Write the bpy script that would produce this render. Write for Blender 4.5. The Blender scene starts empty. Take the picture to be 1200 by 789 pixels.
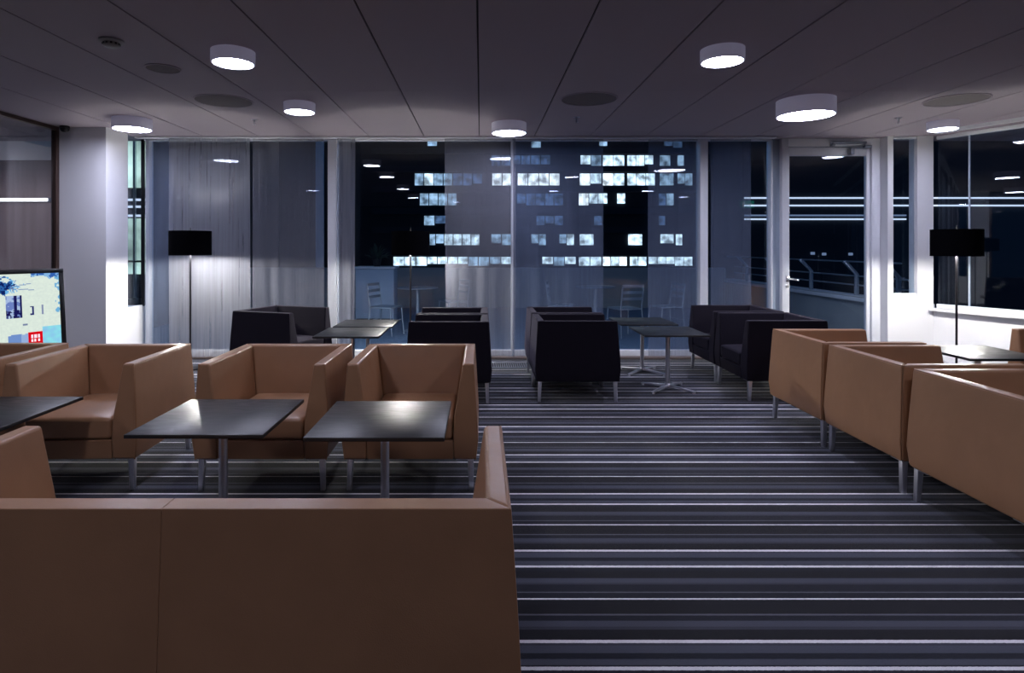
import bpy, bmesh, math, random
from mathutils import Vector, Matrix
random.seed(7)
S = bpy.context.scene
COL = S.collection
PI = math.pi

# ------------------------------------------------------------------ helpers
def link(o, parent=None):
    COL.objects.link(o)
    if parent: o.parent = parent
    return o

def obj(name, bm, m, parent=None, smooth=True, wn=False):
    """finish a bmesh as ONE mesh object"""
    bmesh.ops.recalc_face_normals(bm, faces=bm.faces[:])
    me = bpy.data.meshes.new(name)
    bm.to_mesh(me); bm.free()
    for mm in (m if isinstance(m, (list, tuple)) else [m]):
        me.materials.append(mm)
    o = bpy.data.objects.new(name, me)
    link(o, parent)
    if smooth:
        for p in me.polygons: p.use_smooth = True
        me.set_sharp_from_angle(angle=math.radians(50))
    if wn:
        for e in me.edges: e.use_edge_sharp = False
        md = o.modifiers.new('weighted', 'WEIGHTED_NORMAL'); md.weight = 100
    return o

def tag(o, label, cat, group=None):
    o['label'] = label; o['category'] = cat
    if group: o['group'] = group
    return o

def thing(name, label, cat, loc=(0, 0, 0), rz=0.0, group=None):
    o = bpy.data.objects.new(name, None)
    o.empty_display_size = 0.1
    link(o)
    o.location = loc; o.rotation_euler = (0, 0, rz)
    return tag(o, label, cat, group)

def struct(o):
    o['kind'] = 'structure'
    return o

def dup(root, loc, rz=None, label=None, group=None, scale=None):
    def cp(o, parent):
        c = o.copy(); COL.objects.link(c)
        if parent: c.parent = parent
        for ch in o.children: cp(ch, c)
        return c
    r = cp(root, None)
    r.location = loc
    if rz is not None: r.rotation_euler = (0, 0, rz)
    if label: r['label'] = label
    if group: r['group'] = group
    if scale: r.scale = scale
    return r

def box(bm, x0, x1, y0, y1, z0, z1, bev=0.0, seg=2, mat=0):
    vs = [bm.verts.new(p) for p in ((x0,y0,z0),(x1,y0,z0),(x1,y1,z0),(x0,y1,z0),(x0,y0,z1),(x1,y0,z1),(x1,y1,z1),(x0,y1,z1))]
    fs = [bm.faces.new([vs[i] for i in q]) for q in ((0,3,2,1),(4,5,6,7),(0,1,5,4),(1,2,6,5),(2,3,7,6),(3,0,4,7))]
    for f in fs: f.material_index = mat
    if bev:
        es = list({e for f in fs for e in f.edges})
        bmesh.ops.bevel(bm, geom=es, offset=bev, segments=seg, affect='EDGES', profile=0.5)
    return bm

def newbox(*a, **k): return box(bmesh.new(), *a, **k)

def loft(bm, rings, bev=0.0, seg=3, skip_angle=12):
    """closed prism-like solid through a list of vertex rings (each a list of points)"""
    R = [[bm.verts.new(p) for p in r] for r in rings]
    n = len(R[0]); fs = []
    fs.append(bm.faces.new(R[0][::-1])); fs.append(bm.faces.new(R[-1]))
    for a, b in zip(R[:-1], R[1:]):
        for i in range(n):
            j = (i + 1) % n
            fs.append(bm.faces.new((a[i], a[j], b[j], b[i])))
    bmesh.ops.recalc_face_normals(bm, faces=fs)
    if bev:
        es = [e for e in {e for f in fs for e in f.edges}
              if len(e.link_faces) == 2 and e.calc_face_angle(0) > math.radians(skip_angle)]
        bmesh.ops.bevel(bm, geom=es, offset=bev, segments=seg, affect='EDGES', profile=0.5, clamp_overlap=True)
    return bm

def cyl(bm, x, y, z0, z1, r0, r1=None, n=32, cap=True):
    r1 = r0 if r1 is None else r1
    a = [bm.verts.new((x + r0*math.cos(2*PI*i/n), y + r0*math.sin(2*PI*i/n), z0)) for i in range(n)]
    b = [bm.verts.new((x + r1*math.cos(2*PI*i/n), y + r1*math.sin(2*PI*i/n), z1)) for i in range(n)]
    for i in range(n):
        j = (i+1) % n
        bm.faces.new((a[i], a[j], b[j], b[i]))
    if cap:
        bm.faces.new(a[::-1]); bm.faces.new(b)
    return bm

def lathe(bm, prof, x=0, y=0, n=40, closed=False):
    """prof: list of (r, z). closed: profile loop closes on itself (hollow ring)"""
    rings = []
    for r, z in prof:
        if r < 1e-6: rings.append([bm.verts.new((x, y, z))])
        else: rings.append([bm.verts.new((x+r*math.cos(2*PI*i/n), y+r*math.sin(2*PI*i/n), z)) for i in range(n)])
    prs = list(zip(rings[:-1], rings[1:]))
    if closed: prs.append((rings[-1], rings[0]))
    for a, b in prs:
        for i in range(n):
            j = (i+1) % n
            if len(a) == 1: bm.faces.new((a[0], b[j], b[i]))
            elif len(b) == 1: bm.faces.new((a[i], a[j], b[0]))
            else: bm.faces.new((a[i], a[j], b[j], b[i]))
    return bm

def tube(bm, pts, r, n=8):
    """round bar along a polyline"""
    pts = [Vector(p) for p in pts]
    rings = []
    for k, p in enumerate(pts):
        if k == 0: d = pts[1]-pts[0]
        elif k == len(pts)-1: d = pts[-1]-pts[-2]
        else: d = (pts[k+1]-p).normalized() + (p-pts[k-1]).normalized()
        d.normalize()
        u = d.cross(Vector((0, 0, 1)) if abs(d.z) < .95 else Vector((1, 0, 0))).normalized()
        v = d.cross(u)
        rings.append([bm.verts.new(p + r*(math.cos(2*PI*i/n)*u + math.sin(2*PI*i/n)*v)) for i in range(n)])
    for a, b in zip(rings[:-1], rings[1:]):
        for i in range(n):
            j = (i+1) % n
            bm.faces.new((a[i], a[j], b[j], b[i]))
    bm.faces.new(rings[0][::-1]); bm.faces.new(rings[-1])
    return bm

# ------------------------------------------------------------------ materials
def mat(name):
    m = bpy.data.materials.new(name); m.use_nodes = True
    nt = m.node_tree
    return m, nt, nt.nodes, nt.links, nt.nodes['Principled BSDF']

def plain(name, col, rough=.5, metal=0.0, bump=0.0, scale=60, var=0.0, spec=.5):
    m, nt, N, L, P = mat(name)
    P.inputs['Base Color'].default_value = (*col, 1)
    P.inputs['Roughness'].default_value = rough
    P.inputs['Metallic'].default_value = metal
    P.inputs['Specular IOR Level'].default_value = spec
    tc = N.new('ShaderNodeTexCoord'); nz = N.new('ShaderNodeTexNoise')
    nz.inputs['Scale'].default_value = scale; nz.inputs['Detail'].default_value = 4
    L.new(tc.outputs['Object'], nz.inputs['Vector'])
    if bump:
        b = N.new('ShaderNodeBump'); b.inputs['Strength'].default_value = bump; b.inputs['Distance'].default_value = .004
        L.new(nz.outputs['Fac'], b.inputs['Height']); L.new(b.outputs['Normal'], P.inputs['Normal'])
    mr = N.new('ShaderNodeMapRange')
    v = max(var, .03)
    mr.inputs['To Min'].default_value = max(0, rough-v*.5); mr.inputs['To Max'].default_value = min(1, rough+v*.5)
    L.new(nz.outputs['Fac'], mr.inputs['Value']); L.new(mr.outputs['Result'], P.inputs['Roughness'])
    if var:
        mx = N.new('ShaderNodeMix'); mx.data_type = 'RGBA'
        mx.inputs[6].default_value = (*[c*(1-var) for c in col], 1)
        mx.inputs[7].default_value = (*[min(1, c*(1+var)) for c in col], 1)
        L.new(nz.outputs['Fac'], mx.inputs[0]); L.new(mx.outputs[2], P.inputs['Base Color'])
    return m

def leather(name, col):
    m, nt, N, L, P = mat(name)
    tc = N.new('ShaderNodeTexCoord')
    n1 = N.new('ShaderNodeTexNoise'); n1.inputs['Scale'].default_value = 7; n1.inputs['Detail'].default_value = 5
    v1 = N.new('ShaderNodeTexVoronoi'); v1.inputs['Scale'].default_value = 260
    n2 = N.new('ShaderNodeTexNoise'); n2.inputs['Scale'].default_value = 3.2; n2.inputs['Detail'].default_value = 3
    for t in (n1, v1, n2): L.new(tc.outputs['Object'], t.inputs['Vector'])
    mx = N.new('ShaderNodeMix'); mx.data_type = 'RGBA'
    mx.inputs[6].default_value = (*[c*.86 for c in col], 1); mx.inputs[7].default_value = (*[c*1.12 for c in col], 1)
    L.new(n1.outputs['Fac'], mx.inputs[0]); L.new(mx.outputs[2], P.inputs['Base Color'])
    mr = N.new('ShaderNodeMapRange'); mr.inputs['To Min'].default_value = .28; mr.inputs['To Max'].default_value = .44
    L.new(n1.outputs['Fac'], mr.inputs['Value']); L.new(mr.outputs['Result'], P.inputs['Roughness'])
    b1 = N.new('ShaderNodeBump'); b1.inputs['Strength'].default_value = .10; b1.inputs['Distance'].default_value = .002
    L.new(v1.outputs['Distance'], b1.inputs['Height'])
    b2 = N.new('ShaderNodeBump'); b2.inputs['Strength'].default_value = .35; b2.inputs['Distance'].default_value = .02
    L.new(n2.outputs['Fac'], b2.inputs['Height']); L.new(b1.outputs['Normal'], b2.inputs['Normal'])
    L.new(b2.outputs['Normal'], P.inputs['Normal'])
    P.inputs['Specular IOR Level'].default_value = .45
    return m

def fabric(name, col):
    m, nt, N, L, P = mat(name)
    tc = N.new('ShaderNodeTexCoord')
    mp = N.new('ShaderNodeMapping'); mp.inputs['Scale'].default_value = (1, 1, .12)
    n1 = N.new('ShaderNodeTexNoise'); n1.inputs['Scale'].default_value = 120; n1.inputs['Detail'].default_value = 3
    L.new(tc.outputs['Object'], mp.inputs['Vector']); L.new(mp.outputs['Vector'], n1.inputs['Vector'])
    mx = N.new('ShaderNodeMix'); mx.data_type = 'RGBA'
    mx.inputs[6].default_value = (*[c*.7 for c in col], 1); mx.inputs[7].default_value = (*[c*1.4 for c in col], 1)
    L.new(n1.outputs['Fac'], mx.inputs[0]); L.new(mx.outputs[2], P.inputs['Base Color'])
    b = N.new('ShaderNodeBump'); b.inputs['Strength'].default_value = .3; b.inputs['Distance'].default_value = .002
    L.new(n1.outputs['Fac'], b.inputs['Height']); L.new(b.outputs['Normal'], P.inputs['Normal'])
    P.inputs['Roughness'].default_value = .9
    P.inputs['Specular IOR Level'].default_value = .2
    P.inputs['Sheen Weight'].default_value = .14; P.inputs['Sheen Roughness'].default_value = .4
    P.inputs['Sheen Tint'].default_value = (.5, .45, .6, 1)
    return m

def emit(name, col, strength, noise=None):
    m = bpy.data.materials.new(name); m.use_nodes = True
    nt = m.node_tree; N = nt.nodes; L = nt.links
    N.remove(N['Principled BSDF'])
    e = N.new('ShaderNodeEmission'); e.inputs['Color'].default_value = (*col, 1); e.inputs['Strength'].default_value = strength
    L.new(e.outputs[0], N['Material Output'].inputs['Surface'])
    if noise:
        tc = N.new('ShaderNodeTexCoord'); nz = N.new('ShaderNodeTexNoise')
        nz.inputs['Scale'].default_value = noise; nz.inputs['Detail'].default_value = 3
        L.new(tc.outputs['Object'], nz.inputs['Vector'])
        mr = N.new('ShaderNodeMapRange')
        mr.inputs['From Min'].default_value = .35; mr.inputs['From Max'].default_value = .65
        mr.inputs['To Min'].default_value = strength*.25; mr.inputs['To Max'].default_value = strength*1.5
        L.new(nz.outputs['Fac'], mr.inputs['Value']); L.new(mr.outputs['Result'], e.inputs['Strength'])
    return m

def glass(name, tint=(.92, .95, .97), boost=1.0):
    m = bpy.data.materials.new(name); m.use_nodes = True
    nt = m.node_tree; N = nt.nodes; L = nt.links
    N.remove(N['Principled BSDF'])
    t = N.new('ShaderNodeBsdfTransparent'); t.inputs['Color'].default_value = (*tint, 1)
    g = N.new('ShaderNodeBsdfGlossy'); g.inputs['Roughness'].default_value = 0.0
    g.inputs['Color'].default_value = (.95, .97, 1, 1)
    f = N.new('ShaderNodeFresnel')
    ge = N.new('ShaderNodeNewGeometry'); io = N.new('ShaderNodeMapRange')      # the same thin-pane reflectance from both faces
    io.inputs['To Min'].default_value = 1.5; io.inputs['To Max'].default_value = 1/1.5
    L.new(ge.outputs['Backfacing'], io.inputs['Value']); L.new(io.outputs['Result'], f.inputs['IOR'])
    mu = N.new('ShaderNodeMath'); mu.operation = 'MULTIPLY'; mu.inputs[1].default_value = boost; mu.use_clamp = True
    mx = N.new('ShaderNodeMixShader')
    L.new(f.outputs[0], mu.inputs[0]); L.new(mu.outputs[0], mx.inputs[0])
    L.new(t.outputs[0], mx.inputs[1]); L.new(g.outputs[0], mx.inputs[2])
    L.new(mx.outputs[0], N['Material Output'].inputs['Surface'])
    return m

def sheer(name, col, see=.5):
    m = bpy.data.materials.new(name); m.use_nodes = True
    nt = m.node_tree; N = nt.nodes; L = nt.links
    N.remove(N['Principled BSDF'])
    tc = N.new('ShaderNodeTexCoord')
    mp = N.new('ShaderNodeMapping'); mp.inputs['Scale'].default_value = (1, 1, .02)
    nz = N.new('ShaderNodeTexNoise'); nz.inputs['Scale'].default_value = 45; nz.inputs['Detail'].default_value = 4
    L.new(tc.outputs['Object'], mp.inputs['Vector']); L.new(mp.outputs['Vector'], nz.inputs['Vector'])
    t = N.new('ShaderNodeBsdfTransparent')
    d = N.new('ShaderNodeBsdfDiffuse'); d.inputs['Color'].default_value = (*col, 1)
    tr = N.new('ShaderNodeBsdfTranslucent'); tr.inputs['Color'].default_value = (*col, 1)
    m1 = N.new('ShaderNodeMixShader'); m1.inputs[0].default_value = .35
    L.new(d.outputs[0], m1.inputs[1]); L.new(tr.outputs[0], m1.inputs[2])
    mr = N.new('ShaderNodeMapRange'); mr.inputs['From Min'].default_value = .3; mr.inputs['From Max'].default_value = .7
    mr.inputs['To Min'].default_value = min(1, see+.07); mr.inputs['To Max'].default_value = max(0, see-.07)
    L.new(nz.outputs['Fac'], mr.inputs['Value'])
    m2 = N.new('ShaderNodeMixShader')
    L.new(mr.outputs['Result'], m2.inputs[0]); L.new(m1.outputs[0], m2.inputs[1]); L.new(t.outputs[0], m2.inputs[2])
    L.new(m2.outputs[0], N['Material Output'].inputs['Surface'])
    return m

def carpet_mat():
    m, nt, N, L, P = mat('striped_carpet')
    tc = N.new('ShaderNodeTexCoord'); sp = N.new('ShaderNodeSeparateXYZ')
    L.new(tc.outputs['Object'], sp.inputs[0])
    # slight wobble of the woven lines
    nz = N.new('ShaderNodeTexNoise'); nz.inputs['Scale'].default_value = 90; nz.inputs['Detail'].default_value = 2
    L.new(tc.outputs['Object'], nz.inputs['Vector'])
    ad = N.new('ShaderNodeMath'); ad.operation = 'MULTIPLY_ADD'; ad.inputs[1].default_value = .004
    L.new(nz.outputs['Fac'], ad.inputs[0]); L.new(sp.outputs['Y'], ad.inputs[2])
    PER = .650
    sb = N.new('ShaderNodeMath'); sb.operation = 'SUBTRACT'; sb.inputs[1].default_value = 2.035 - .004
    L.new(ad.outputs[0], sb.inputs[0])
    dv = N.new('ShaderNodeMath'); dv.operation = 'DIVIDE'; dv.inputs[1].default_value = PER
    L.new(sb.outputs[0], dv.inputs[0])
    fr = N.new('ShaderNodeMath'); fr.operation = 'FRACT'; L.new(dv.outputs[0], fr.inputs[0])
    base = (.0105, .012, .022); grey = (.072, .078, .108); mid = (.045, .045, .065)
    white = (.92, .90, .92); faint = (.12, .12, .15); dk = (.007, .007, .012)
    stripes = [(0, white), (.016, base), (.025, grey), (.055, base), (.085, grey), (.125, mid), (.139, white), (.155, dk),
               (.215, mid), (.232, grey), (.268, base), (.302, faint), (.311, dk), (.405, white), (.415, base), (.452, faint), (.460, base),
               (.515, mid), (.528, grey), (.562, dk), (.62, base)]
    cr = N.new('ShaderNodeValToRGB'); cr.color_ramp.interpolation = 'CONSTANT'
    el = cr.color_ramp.elements
    while len(el) > 1: el.remove(el[-1])
    el[0].position = 0; el[0].color = (*stripes[0][1], 1)
    for p, c in stripes[1:]:
        e = el.new(p/PER); e.color = (*c, 1)
    L.new(fr.outputs[0], cr.inputs['Fac'])
    n2 = N.new('ShaderNodeTexNoise'); n2.inputs['Scale'].default_value = 350; n2.inputs['Detail'].default_value = 2
    L.new(tc.outputs['Object'], n2.inputs['Vector'])
    mr = N.new('ShaderNodeMapRange'); mr.inputs['To Min'].default_value = .6; mr.inputs['To Max'].default_value = 1.4
    L.new(n2.outputs['Fac'], mr.inputs['Value'])
    mx = N.new('ShaderNodeMix'); mx.data_type = 'RGBA'; mx.blend_type = 'MULTIPLY'; mx.inputs[0].default_value = 1
    L.new(cr.outputs['Color'], mx.inputs[6]); L.new(mr.outputs['Result'], mx.inputs[7])
    L.new(mx.outputs[2], P.inputs['Base Color'])
    b = N.new('ShaderNodeBump'); b.inputs['Strength'].default_value = .5; b.inputs['Distance'].default_value = .004
    L.new(n2.outputs['Fac'], b.inputs['Height']); L.new(b.outputs['Normal'], P.inputs['Normal'])
    P.inputs['Roughness'].default_value = .95; P.inputs['Specular IOR Level'].default_value = .1
    P.inputs['Sheen Weight'].default_value = .15
    return m

def blackwood():
    m, nt, N, L, P = mat('black_stained_ash')
    tc = N.new('ShaderNodeTexCoord')
    mp = N.new('ShaderNodeMapping'); mp.inputs['Scale'].default_value = (1.2, 9, 1); mp.inputs['Rotation'].default_value = (0, 0, PI/2)
    nz = N.new('ShaderNodeTexNoise'); nz.inputs['Scale'].default_value = 2.0; nz.inputs['Detail'].default_value = 2; nz.inputs['Distortion'].default_value = .6
    L.new(tc.outputs['Object'], mp.inputs['Vector']); L.new(mp.outputs['Vector'], nz.inputs['Vector'])
    mu = N.new('ShaderNodeMath'); mu.operation = 'MULTIPLY'; mu.inputs[1].default_value = 32
    L.new(nz.outputs['Fac'], mu.inputs[0])
    sn = N.new('ShaderNodeMath'); sn.operation = 'SINE'; L.new(mu.outputs[0], sn.inputs[0])
    b = N.new('ShaderNodeBump'); b.inputs['Strength'].default_value = .05; b.inputs['Distance'].default_value = .0004
    L.new(sn.outputs[0], b.inputs['Height']); L.new(b.outputs['Normal'], P.inputs['Normal'])
    mr = N.new('ShaderNodeMapRange'); mr.inputs['From Min'].default_value = -1
    mr.inputs['To Min'].default_value = .35; mr.inputs['To Max'].default_value = .43
    L.new(sn.outputs[0], mr.inputs['Value']); L.new(mr.outputs['Result'], P.inputs['Roughness'])
    P.inputs['Base Color'].default_value = (.012, .012, .013, 1)
    P.inputs['Specular IOR Level'].default_value = .6
    return m

def woodwall():
    m, nt, N, L, P = mat('brown_wood_panelling')
    tc = N.new('ShaderNodeTexCoord')
    mp = N.new('ShaderNodeMapping'); mp.inputs['Scale'].default_value = (1, 1, .05)
    nz = N.new('ShaderNodeTexNoise'); nz.inputs['Scale'].default_value = 14; nz.inputs['Detail'].default_value = 5
    L.new(tc.outputs['Object'], mp.inputs['Vector']); L.new(mp.outputs['Vector'], nz.inputs['Vector'])
    mx = N.new('ShaderNodeMix'); mx.data_type = 'RGBA'
    mx.inputs[6].default_value = (.22, .15, .135, 1); mx.inputs[7].default_value = (.44, .33, .31, 1)
    L.new(nz.outputs['Fac'], mx.inputs[0]); L.new(mx.outputs[2], P.inputs['Base Color'])
    P.inputs['Roughness'].default_value = .6
    return m

M = {}
M['brown'] = leather('brown_leather', (.36, .186, .095))
M['fabric'] = fabric('aubergine_fabric', (.0065, .0045, .010))
M['chrome'] = plain('brushed_steel', (.80, .80, .84), .30, 1.0, scale=8, var=.02)
M['alu'] = plain('aluminium_leg', (.72, .72, .78), .42, 1.0, scale=8, var=.02)
M['top'] = blackwood()
M['edge'] = plain('black_edge', (.01, .01, .011), .45)
M['black'] = plain('black_shade_cloth', (.002, .002, .003), .95, bump=.2, scale=300, spec=.02)
M['blackmetal'] = plain('black_metal', (.01, .01, .014), .4)
M['shade_in'] = plain('white_shade_lining', (.85, .83, .78), .8)
M['white'] = plain('white_paint', (.78, .78, .80), .6, bump=.05, scale=200, var=.02)
M['frame'] = plain('white_frame_paint', (.74, .76, .80), .4, var=.02)
M['ceil'] = plain('ceiling_panel', (.37, .325, .365), .8, bump=.06, scale=150, var=.03)
M['groove'] = plain('dark_groove', (.03, .03, .032), .9)
M['carpet'] = carpet_mat()
M['bronze'] = plain('bronze_frame', (.09, .055, .045), .4, .6)
M['glass'] = glass('window_glass', (.88, .93, .98), .95)
M['glass_in'] = glass('partition_glass', (.93, .93, .93), 1.0)
M['lamp_side'] = plain('lamp_rim_opal', (.72, .70, .76), .5)
M['lamp_side'].node_tree.nodes['Principled BSDF'].inputs['Emission Color'].default_value = (.72, .68, 1, 1)
M['lamp_side'].node_tree.nodes['Principled BSDF'].inputs['Emission Strength'].default_value = .09
M['disc'] = emit('lamp_diffuser', (.76, .775, 1.0), 82)
M['bulb'] = emit('floor_lamp_bulb', (1.0, .97, .92), 2300)
M['bulb_neck'] = emit('floor_lamp_bulb_neck', (1.0, .97, .92), 420)
M['sheer_mid'] = sheer('grey_sheer_curtain', (.29, .30, .36), .57)
M['sheer'] = sheer('sheer_curtain', (.22, .27, .40), .60)
M['sheer2'] = sheer('dense_sheer_curtain', (.34, .35, .41), .47)
M['speaker'] = plain('speaker_grille', (.15, .13, .135), .8, bump=.4, scale=300)
M['dkplastic'] = plain('black_plastic', (.008, .008, .010), .3)
M['wood'] = woodwall()
M['deck'] = plain('terrace_paving', (.16, .22, .30), .55, bump=.2, scale=20, var=.2)
M['concrete'] = plain('pale_parapet', (.34, .36, .37), .8, bump=.2, scale=30, var=.1)
M['facade'] = plain('office_facade', (.006, .008, .014), .7, var=.2, scale=.2)
M['slab'] = plain('office_spandrel', (.012, .017, .028), .7, var=.2, scale=.2)
M['galv'] = plain('pale_metal', (.45, .5, .56), .4, .7)
M['line'] = emit('reflected_white_line', (.72, .82, 1.0), 1.1)  # glowing bars that stand in for line reflections in the glass
M['line_dim'] = emit('dim_pale_glow', (.45, .60, .95), .35)
M['strip'] = emit('neighbour_strip_light', (.95, .93, 1.0), 5)
M['eave'] = emit('blue_fill_strip', (.30, .55, 1.0), 9)  # fill glow for the added strips above the terrace
M['leaf'] = plain('plant_leaf', (.02, .05, .035), .6, var=.3)

# ------------------------------------------------------------------ room dimensions
CE = 2.80            # ceiling height
WY = 7.75            # glazing line at the far end
XL = -4.90           # left glass partition
XP = -4.33           # white pier, right-hand face
P0 = Vector((5.64, 7.55)); SP = Vector((.47, -1.0))      # corner and run of the splayed right-hand window wall
def on_right(y): return P0.x + (P0.y - y)*.47

# ------------------------------------------------------------------ floor, ceiling
YB = -5.0
bm = bmesh.new()
box(bm, -11, 12.5, YB, 7.62, -.12, 0)
struct(obj('floor', bm, M['carpet'], smooth=False))

bm = bmesh.new()
box(bm, -11, 12.5, YB, 7.9, CE+.012, CE+.14, mat=1)
pitch = .69; off = -.02
k0 = -16
while True:
    x0 = off + k0*pitch
    if x0 > 12: break
    for (a, b) in ((YB, -2.0), (-1.997, 1.70), (1.703, 5.36), (5.363, 7.58)):
        box(bm, x0+.006, x0+pitch-.006, a, b, CE, CE+.02)
    k0 += 1
box(bm, -11, 12.5, 7.585, 7.9, CE-.005, CE+.02)
struct(obj('ceiling', bm, [M['ceil'], M['groove']], smooth=False))
# curtain track / edge profile along the glazing
bm = bmesh.new(); box(bm, XP, 3.70, 7.57, 7.65, CE-.022, CE-.006, .004)
struct(obj('trim_1', bm, M['frame']))
bm = bmesh.new()
a = Vector((on_right(7.2)-.42, 7.2)); b = Vector((on_right(2.0)-.42, 2.0))
loft(bm, [[(a.x, a.y, CE-.04), (a.x+.05, a.y+.02, CE-.04), (a.x+.05, a.y+.02, CE-.002), (a.x, a.y, CE-.002)],
          [(b.x, b.y, CE-.04), (b.x+.05, b.y+.02, CE-.04), (b.x+.05, b.y+.02, CE-.002), (b.x, b.y, CE-.002)]])
struct(obj('trim_2', bm, M['frame'], smooth=False))

# wall behind the camera
bm = newbox(-11, 12.5, YB-.15, YB, 0, CE)
struct(obj('wall_back', bm, plain('dark_wall', (.10, .09, .10), .7)))

# ------------------------------------------------------------------ left side: glass partition, pier, slit window
wl = struct(bpy.data.objects.new('wall_left', None)); link(wl)
bm = bmesh.new()
box(bm, XL-.03, XL+.03, YB, 7.0, CE-.045, CE-.001, .003)
box(bm, XL-.03, XL+.03, YB, 7.0, .001, .05, .003)
box(bm, XL-.03, XL+.03, 6.95, 7.0, .05, CE-.045, .003)
for y in (4.6, 2.2, -.2, -2.6): box(bm, XL-.03, XL+.03, y-.02, y+.02, .05, CE-.045, .003)
obj('partition_frame', bm, M['bronze'], wl)
for y0, y1 in ((4.62, 6.95), (2.22, 4.58), (-.18, 2.18), (-2.58, -.22), (YB, -2.62)):
    obj('pane', newbox(XL-.006, XL+.006, y0, y1, .05, CE-.045), M['glass_in'], wl, smooth=False)

# neighbouring room beyond the partition
bm = bmesh.new()
box(bm, -11, -6.6, 9.70, 9.85, 0, CE)
wn = struct(obj('wall_far_left', bm, M['wood'], smooth=False))
bm = bmesh.new(); box(bm, -11, -6.0, 7.9, 9.69, -.12, 0); box(bm, -11, -6.0, 7.9, 9.69, CE, CE+.12)
struct(obj('ceiling_neighbour', bm, M['white'], smooth=False))
t = thing('linear_wall_lamp', 'long thin white light line on the brown wall behind the left glass partition', 'lamp', (-7.6, 9.70, 2.165))
obj('housing', newbox(-1.1, .72, -.05, -.001, -.03, .03, .004), M['frame'], t)
obj('diffuser', newbox(-1.08, .70, -.062, -.051, -.022, .022, .003), M['strip'], t)

# white pier with a slit window in its return
pier = struct(bpy.data.objects.new('wall_pier', None)); link(pier)
bm = bmesh.new()
box(bm, XL+.03, XP, 7.0, 7.42, 0, CE)
box(bm, XL+.03, XP, 7.42, 7.90, 0, .655)
obj('pier_body', bm, M['white'], pier, smooth=False)
w1 = struct(bpy.data.objects.new('window_1', None)); link(w1)
bm = bmesh.new()
box(bm, XP-.05, XP-.002, 7.421, 7.435, .656, CE-.002); box(bm, XP-.05, XP-.002, 7.435, 7.76, .656, .672)
box(bm, XP-.03, XP+.012, 7.77, 7.79, .656, CE-.002, mat=1)
obj('window_frame', bm, [M['frame'], M['dkplastic']], w1, smooth=False)
obj('pane', newbox(XP-.03, XP-.02, 7.435, 7.76, .672, CE-.002), M['glass'], w1, smooth=False)

# ------------------------------------------------------------------ far glazing
def window(n, x0, x1, z0=.10, frame_w=.05, mull=(), y=WY, rail=.10):
    w = struct(bpy.data.objects.new('window_%d' % n, None)); link(w)
    bm = bmesh.new()
    box(bm, x0, x1, y-.05, y+.05, .001 if z0 < .2 else z0-rail, z0, .004)
    box(bm, x0, x1, y-.04, y+.04, CE-.03, CE-.006, .003)
    obj('window_frame', bm, M['frame'], w)
    for mx, mw, d in mull:
        obj('mullion', newbox(mx-mw/2, mx+mw/2, y-d, y+.05, z0, CE-.03, .005), M['frame'], w)
    edges = [x0] + [m_[0] for m_ in mull] + [x1]
    for a, b in zip(edges[:-1], edges[1:]):
        obj('pane', newbox(a+.01, b-.01, y+.012, y+.024, z0-.005, CE-.025), M['glass'], w, smooth=False)
    return w
window(2, -4.29, -1.90, mull=((-4.24, .05, .05),))
window(3, -1.90, .40, mull=((-1.88, .11, .10), (.40, .03, .05)))
window(4, .42, 3.70, mull=((2.82, .10, .10), (3.69, .025, .07)))

# door with white frame
dr = struct(bpy.data.objects.new('door_1', None)); link(dr)
DY = 7.78
bm = bmesh.new()
box(bm, 3.72, 3.82, DY-.04, DY+.08, .001, CE-.006, .004, mat=1)
box(bm, 3.82, 3.90, DY-.10, DY+.06, .001, CE-.006, .006)
box(bm, 4.955, 5.065, DY-.10, DY+.06, .001, CE-.006, .006)
box(bm, 3.90, 4.955, DY-.10, DY+.06, 2.69, CE-.006, .006)
obj('door_frame', bm, [M['frame'], plain('blue_grey_jamb', (.30, .36, .44), .4)], dr)
leaf = bmesh.new()
box(leaf, 3.905, 3.925, DY-.075, DY-.02, .03, 2.68, .004)
box(leaf, 4.905, 4.95, DY-.075, DY-.02, .03, 2.68, .004)
box(leaf, 3.925, 4.905, DY-.075, DY-.02, 2.575, 2.68, .004)
box(leaf, 3.925, 4.905, DY-.075, DY-.02, .03, .16, .004)
lf = obj('door_leaf', leaf, M['frame'], dr)
obj('pane', newbox(3.925, 4.905, DY-.05, DY-.04, .155, 2.58), M['glass'], lf, smooth=False)
bm = bmesh.new()
tube(bm, [(3.885, DY-.10, 1.01), (3.885, DY-.15, 1.01), (4.00, DY-.15, .995)], .011, 10)
box(bm, 3.865, 3.905, DY-.112, DY-.10, .97, 1.05, .004)
obj('door_handle', bm, M['chrome'], dr)
bm = bmesh.new(); cyl(bm, 0, 0, 0, .014, .018, n=20)
bmesh.ops.rotate(bm, verts=bm.verts[:], matrix=Matrix.Rotation(PI/2, 3, 'X'))
bmesh.ops.translate(bm, verts=bm.verts[:], vec=(3.885, DY-.10, .92))
obj('lock_cylinder', bm, M['chrome'], dr)
bm = bmesh.new()
box(bm, 4.42, 4.86, DY-.16, DY-.10, 2.715, 2.745, .006)
box(bm, 4.42, 4.46, DY-.16, DY-.10, 2.685, 2.715, .006)
box(bm, 4.84, 4.93, DY-.15, DY-.10, 2.665, 2.70, .006)
box(bm, 4.66, 4.90, DY-.13, DY-.10, 2.66, 2.672, .003)
box(bm, 4.66, 4.71, DY-.15, DY-.08, 2.58, 2.66, .006)
obj('door_closer', bm, plain('grey_closer', (.22, .24, .29), .4, .4), dr)

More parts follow.
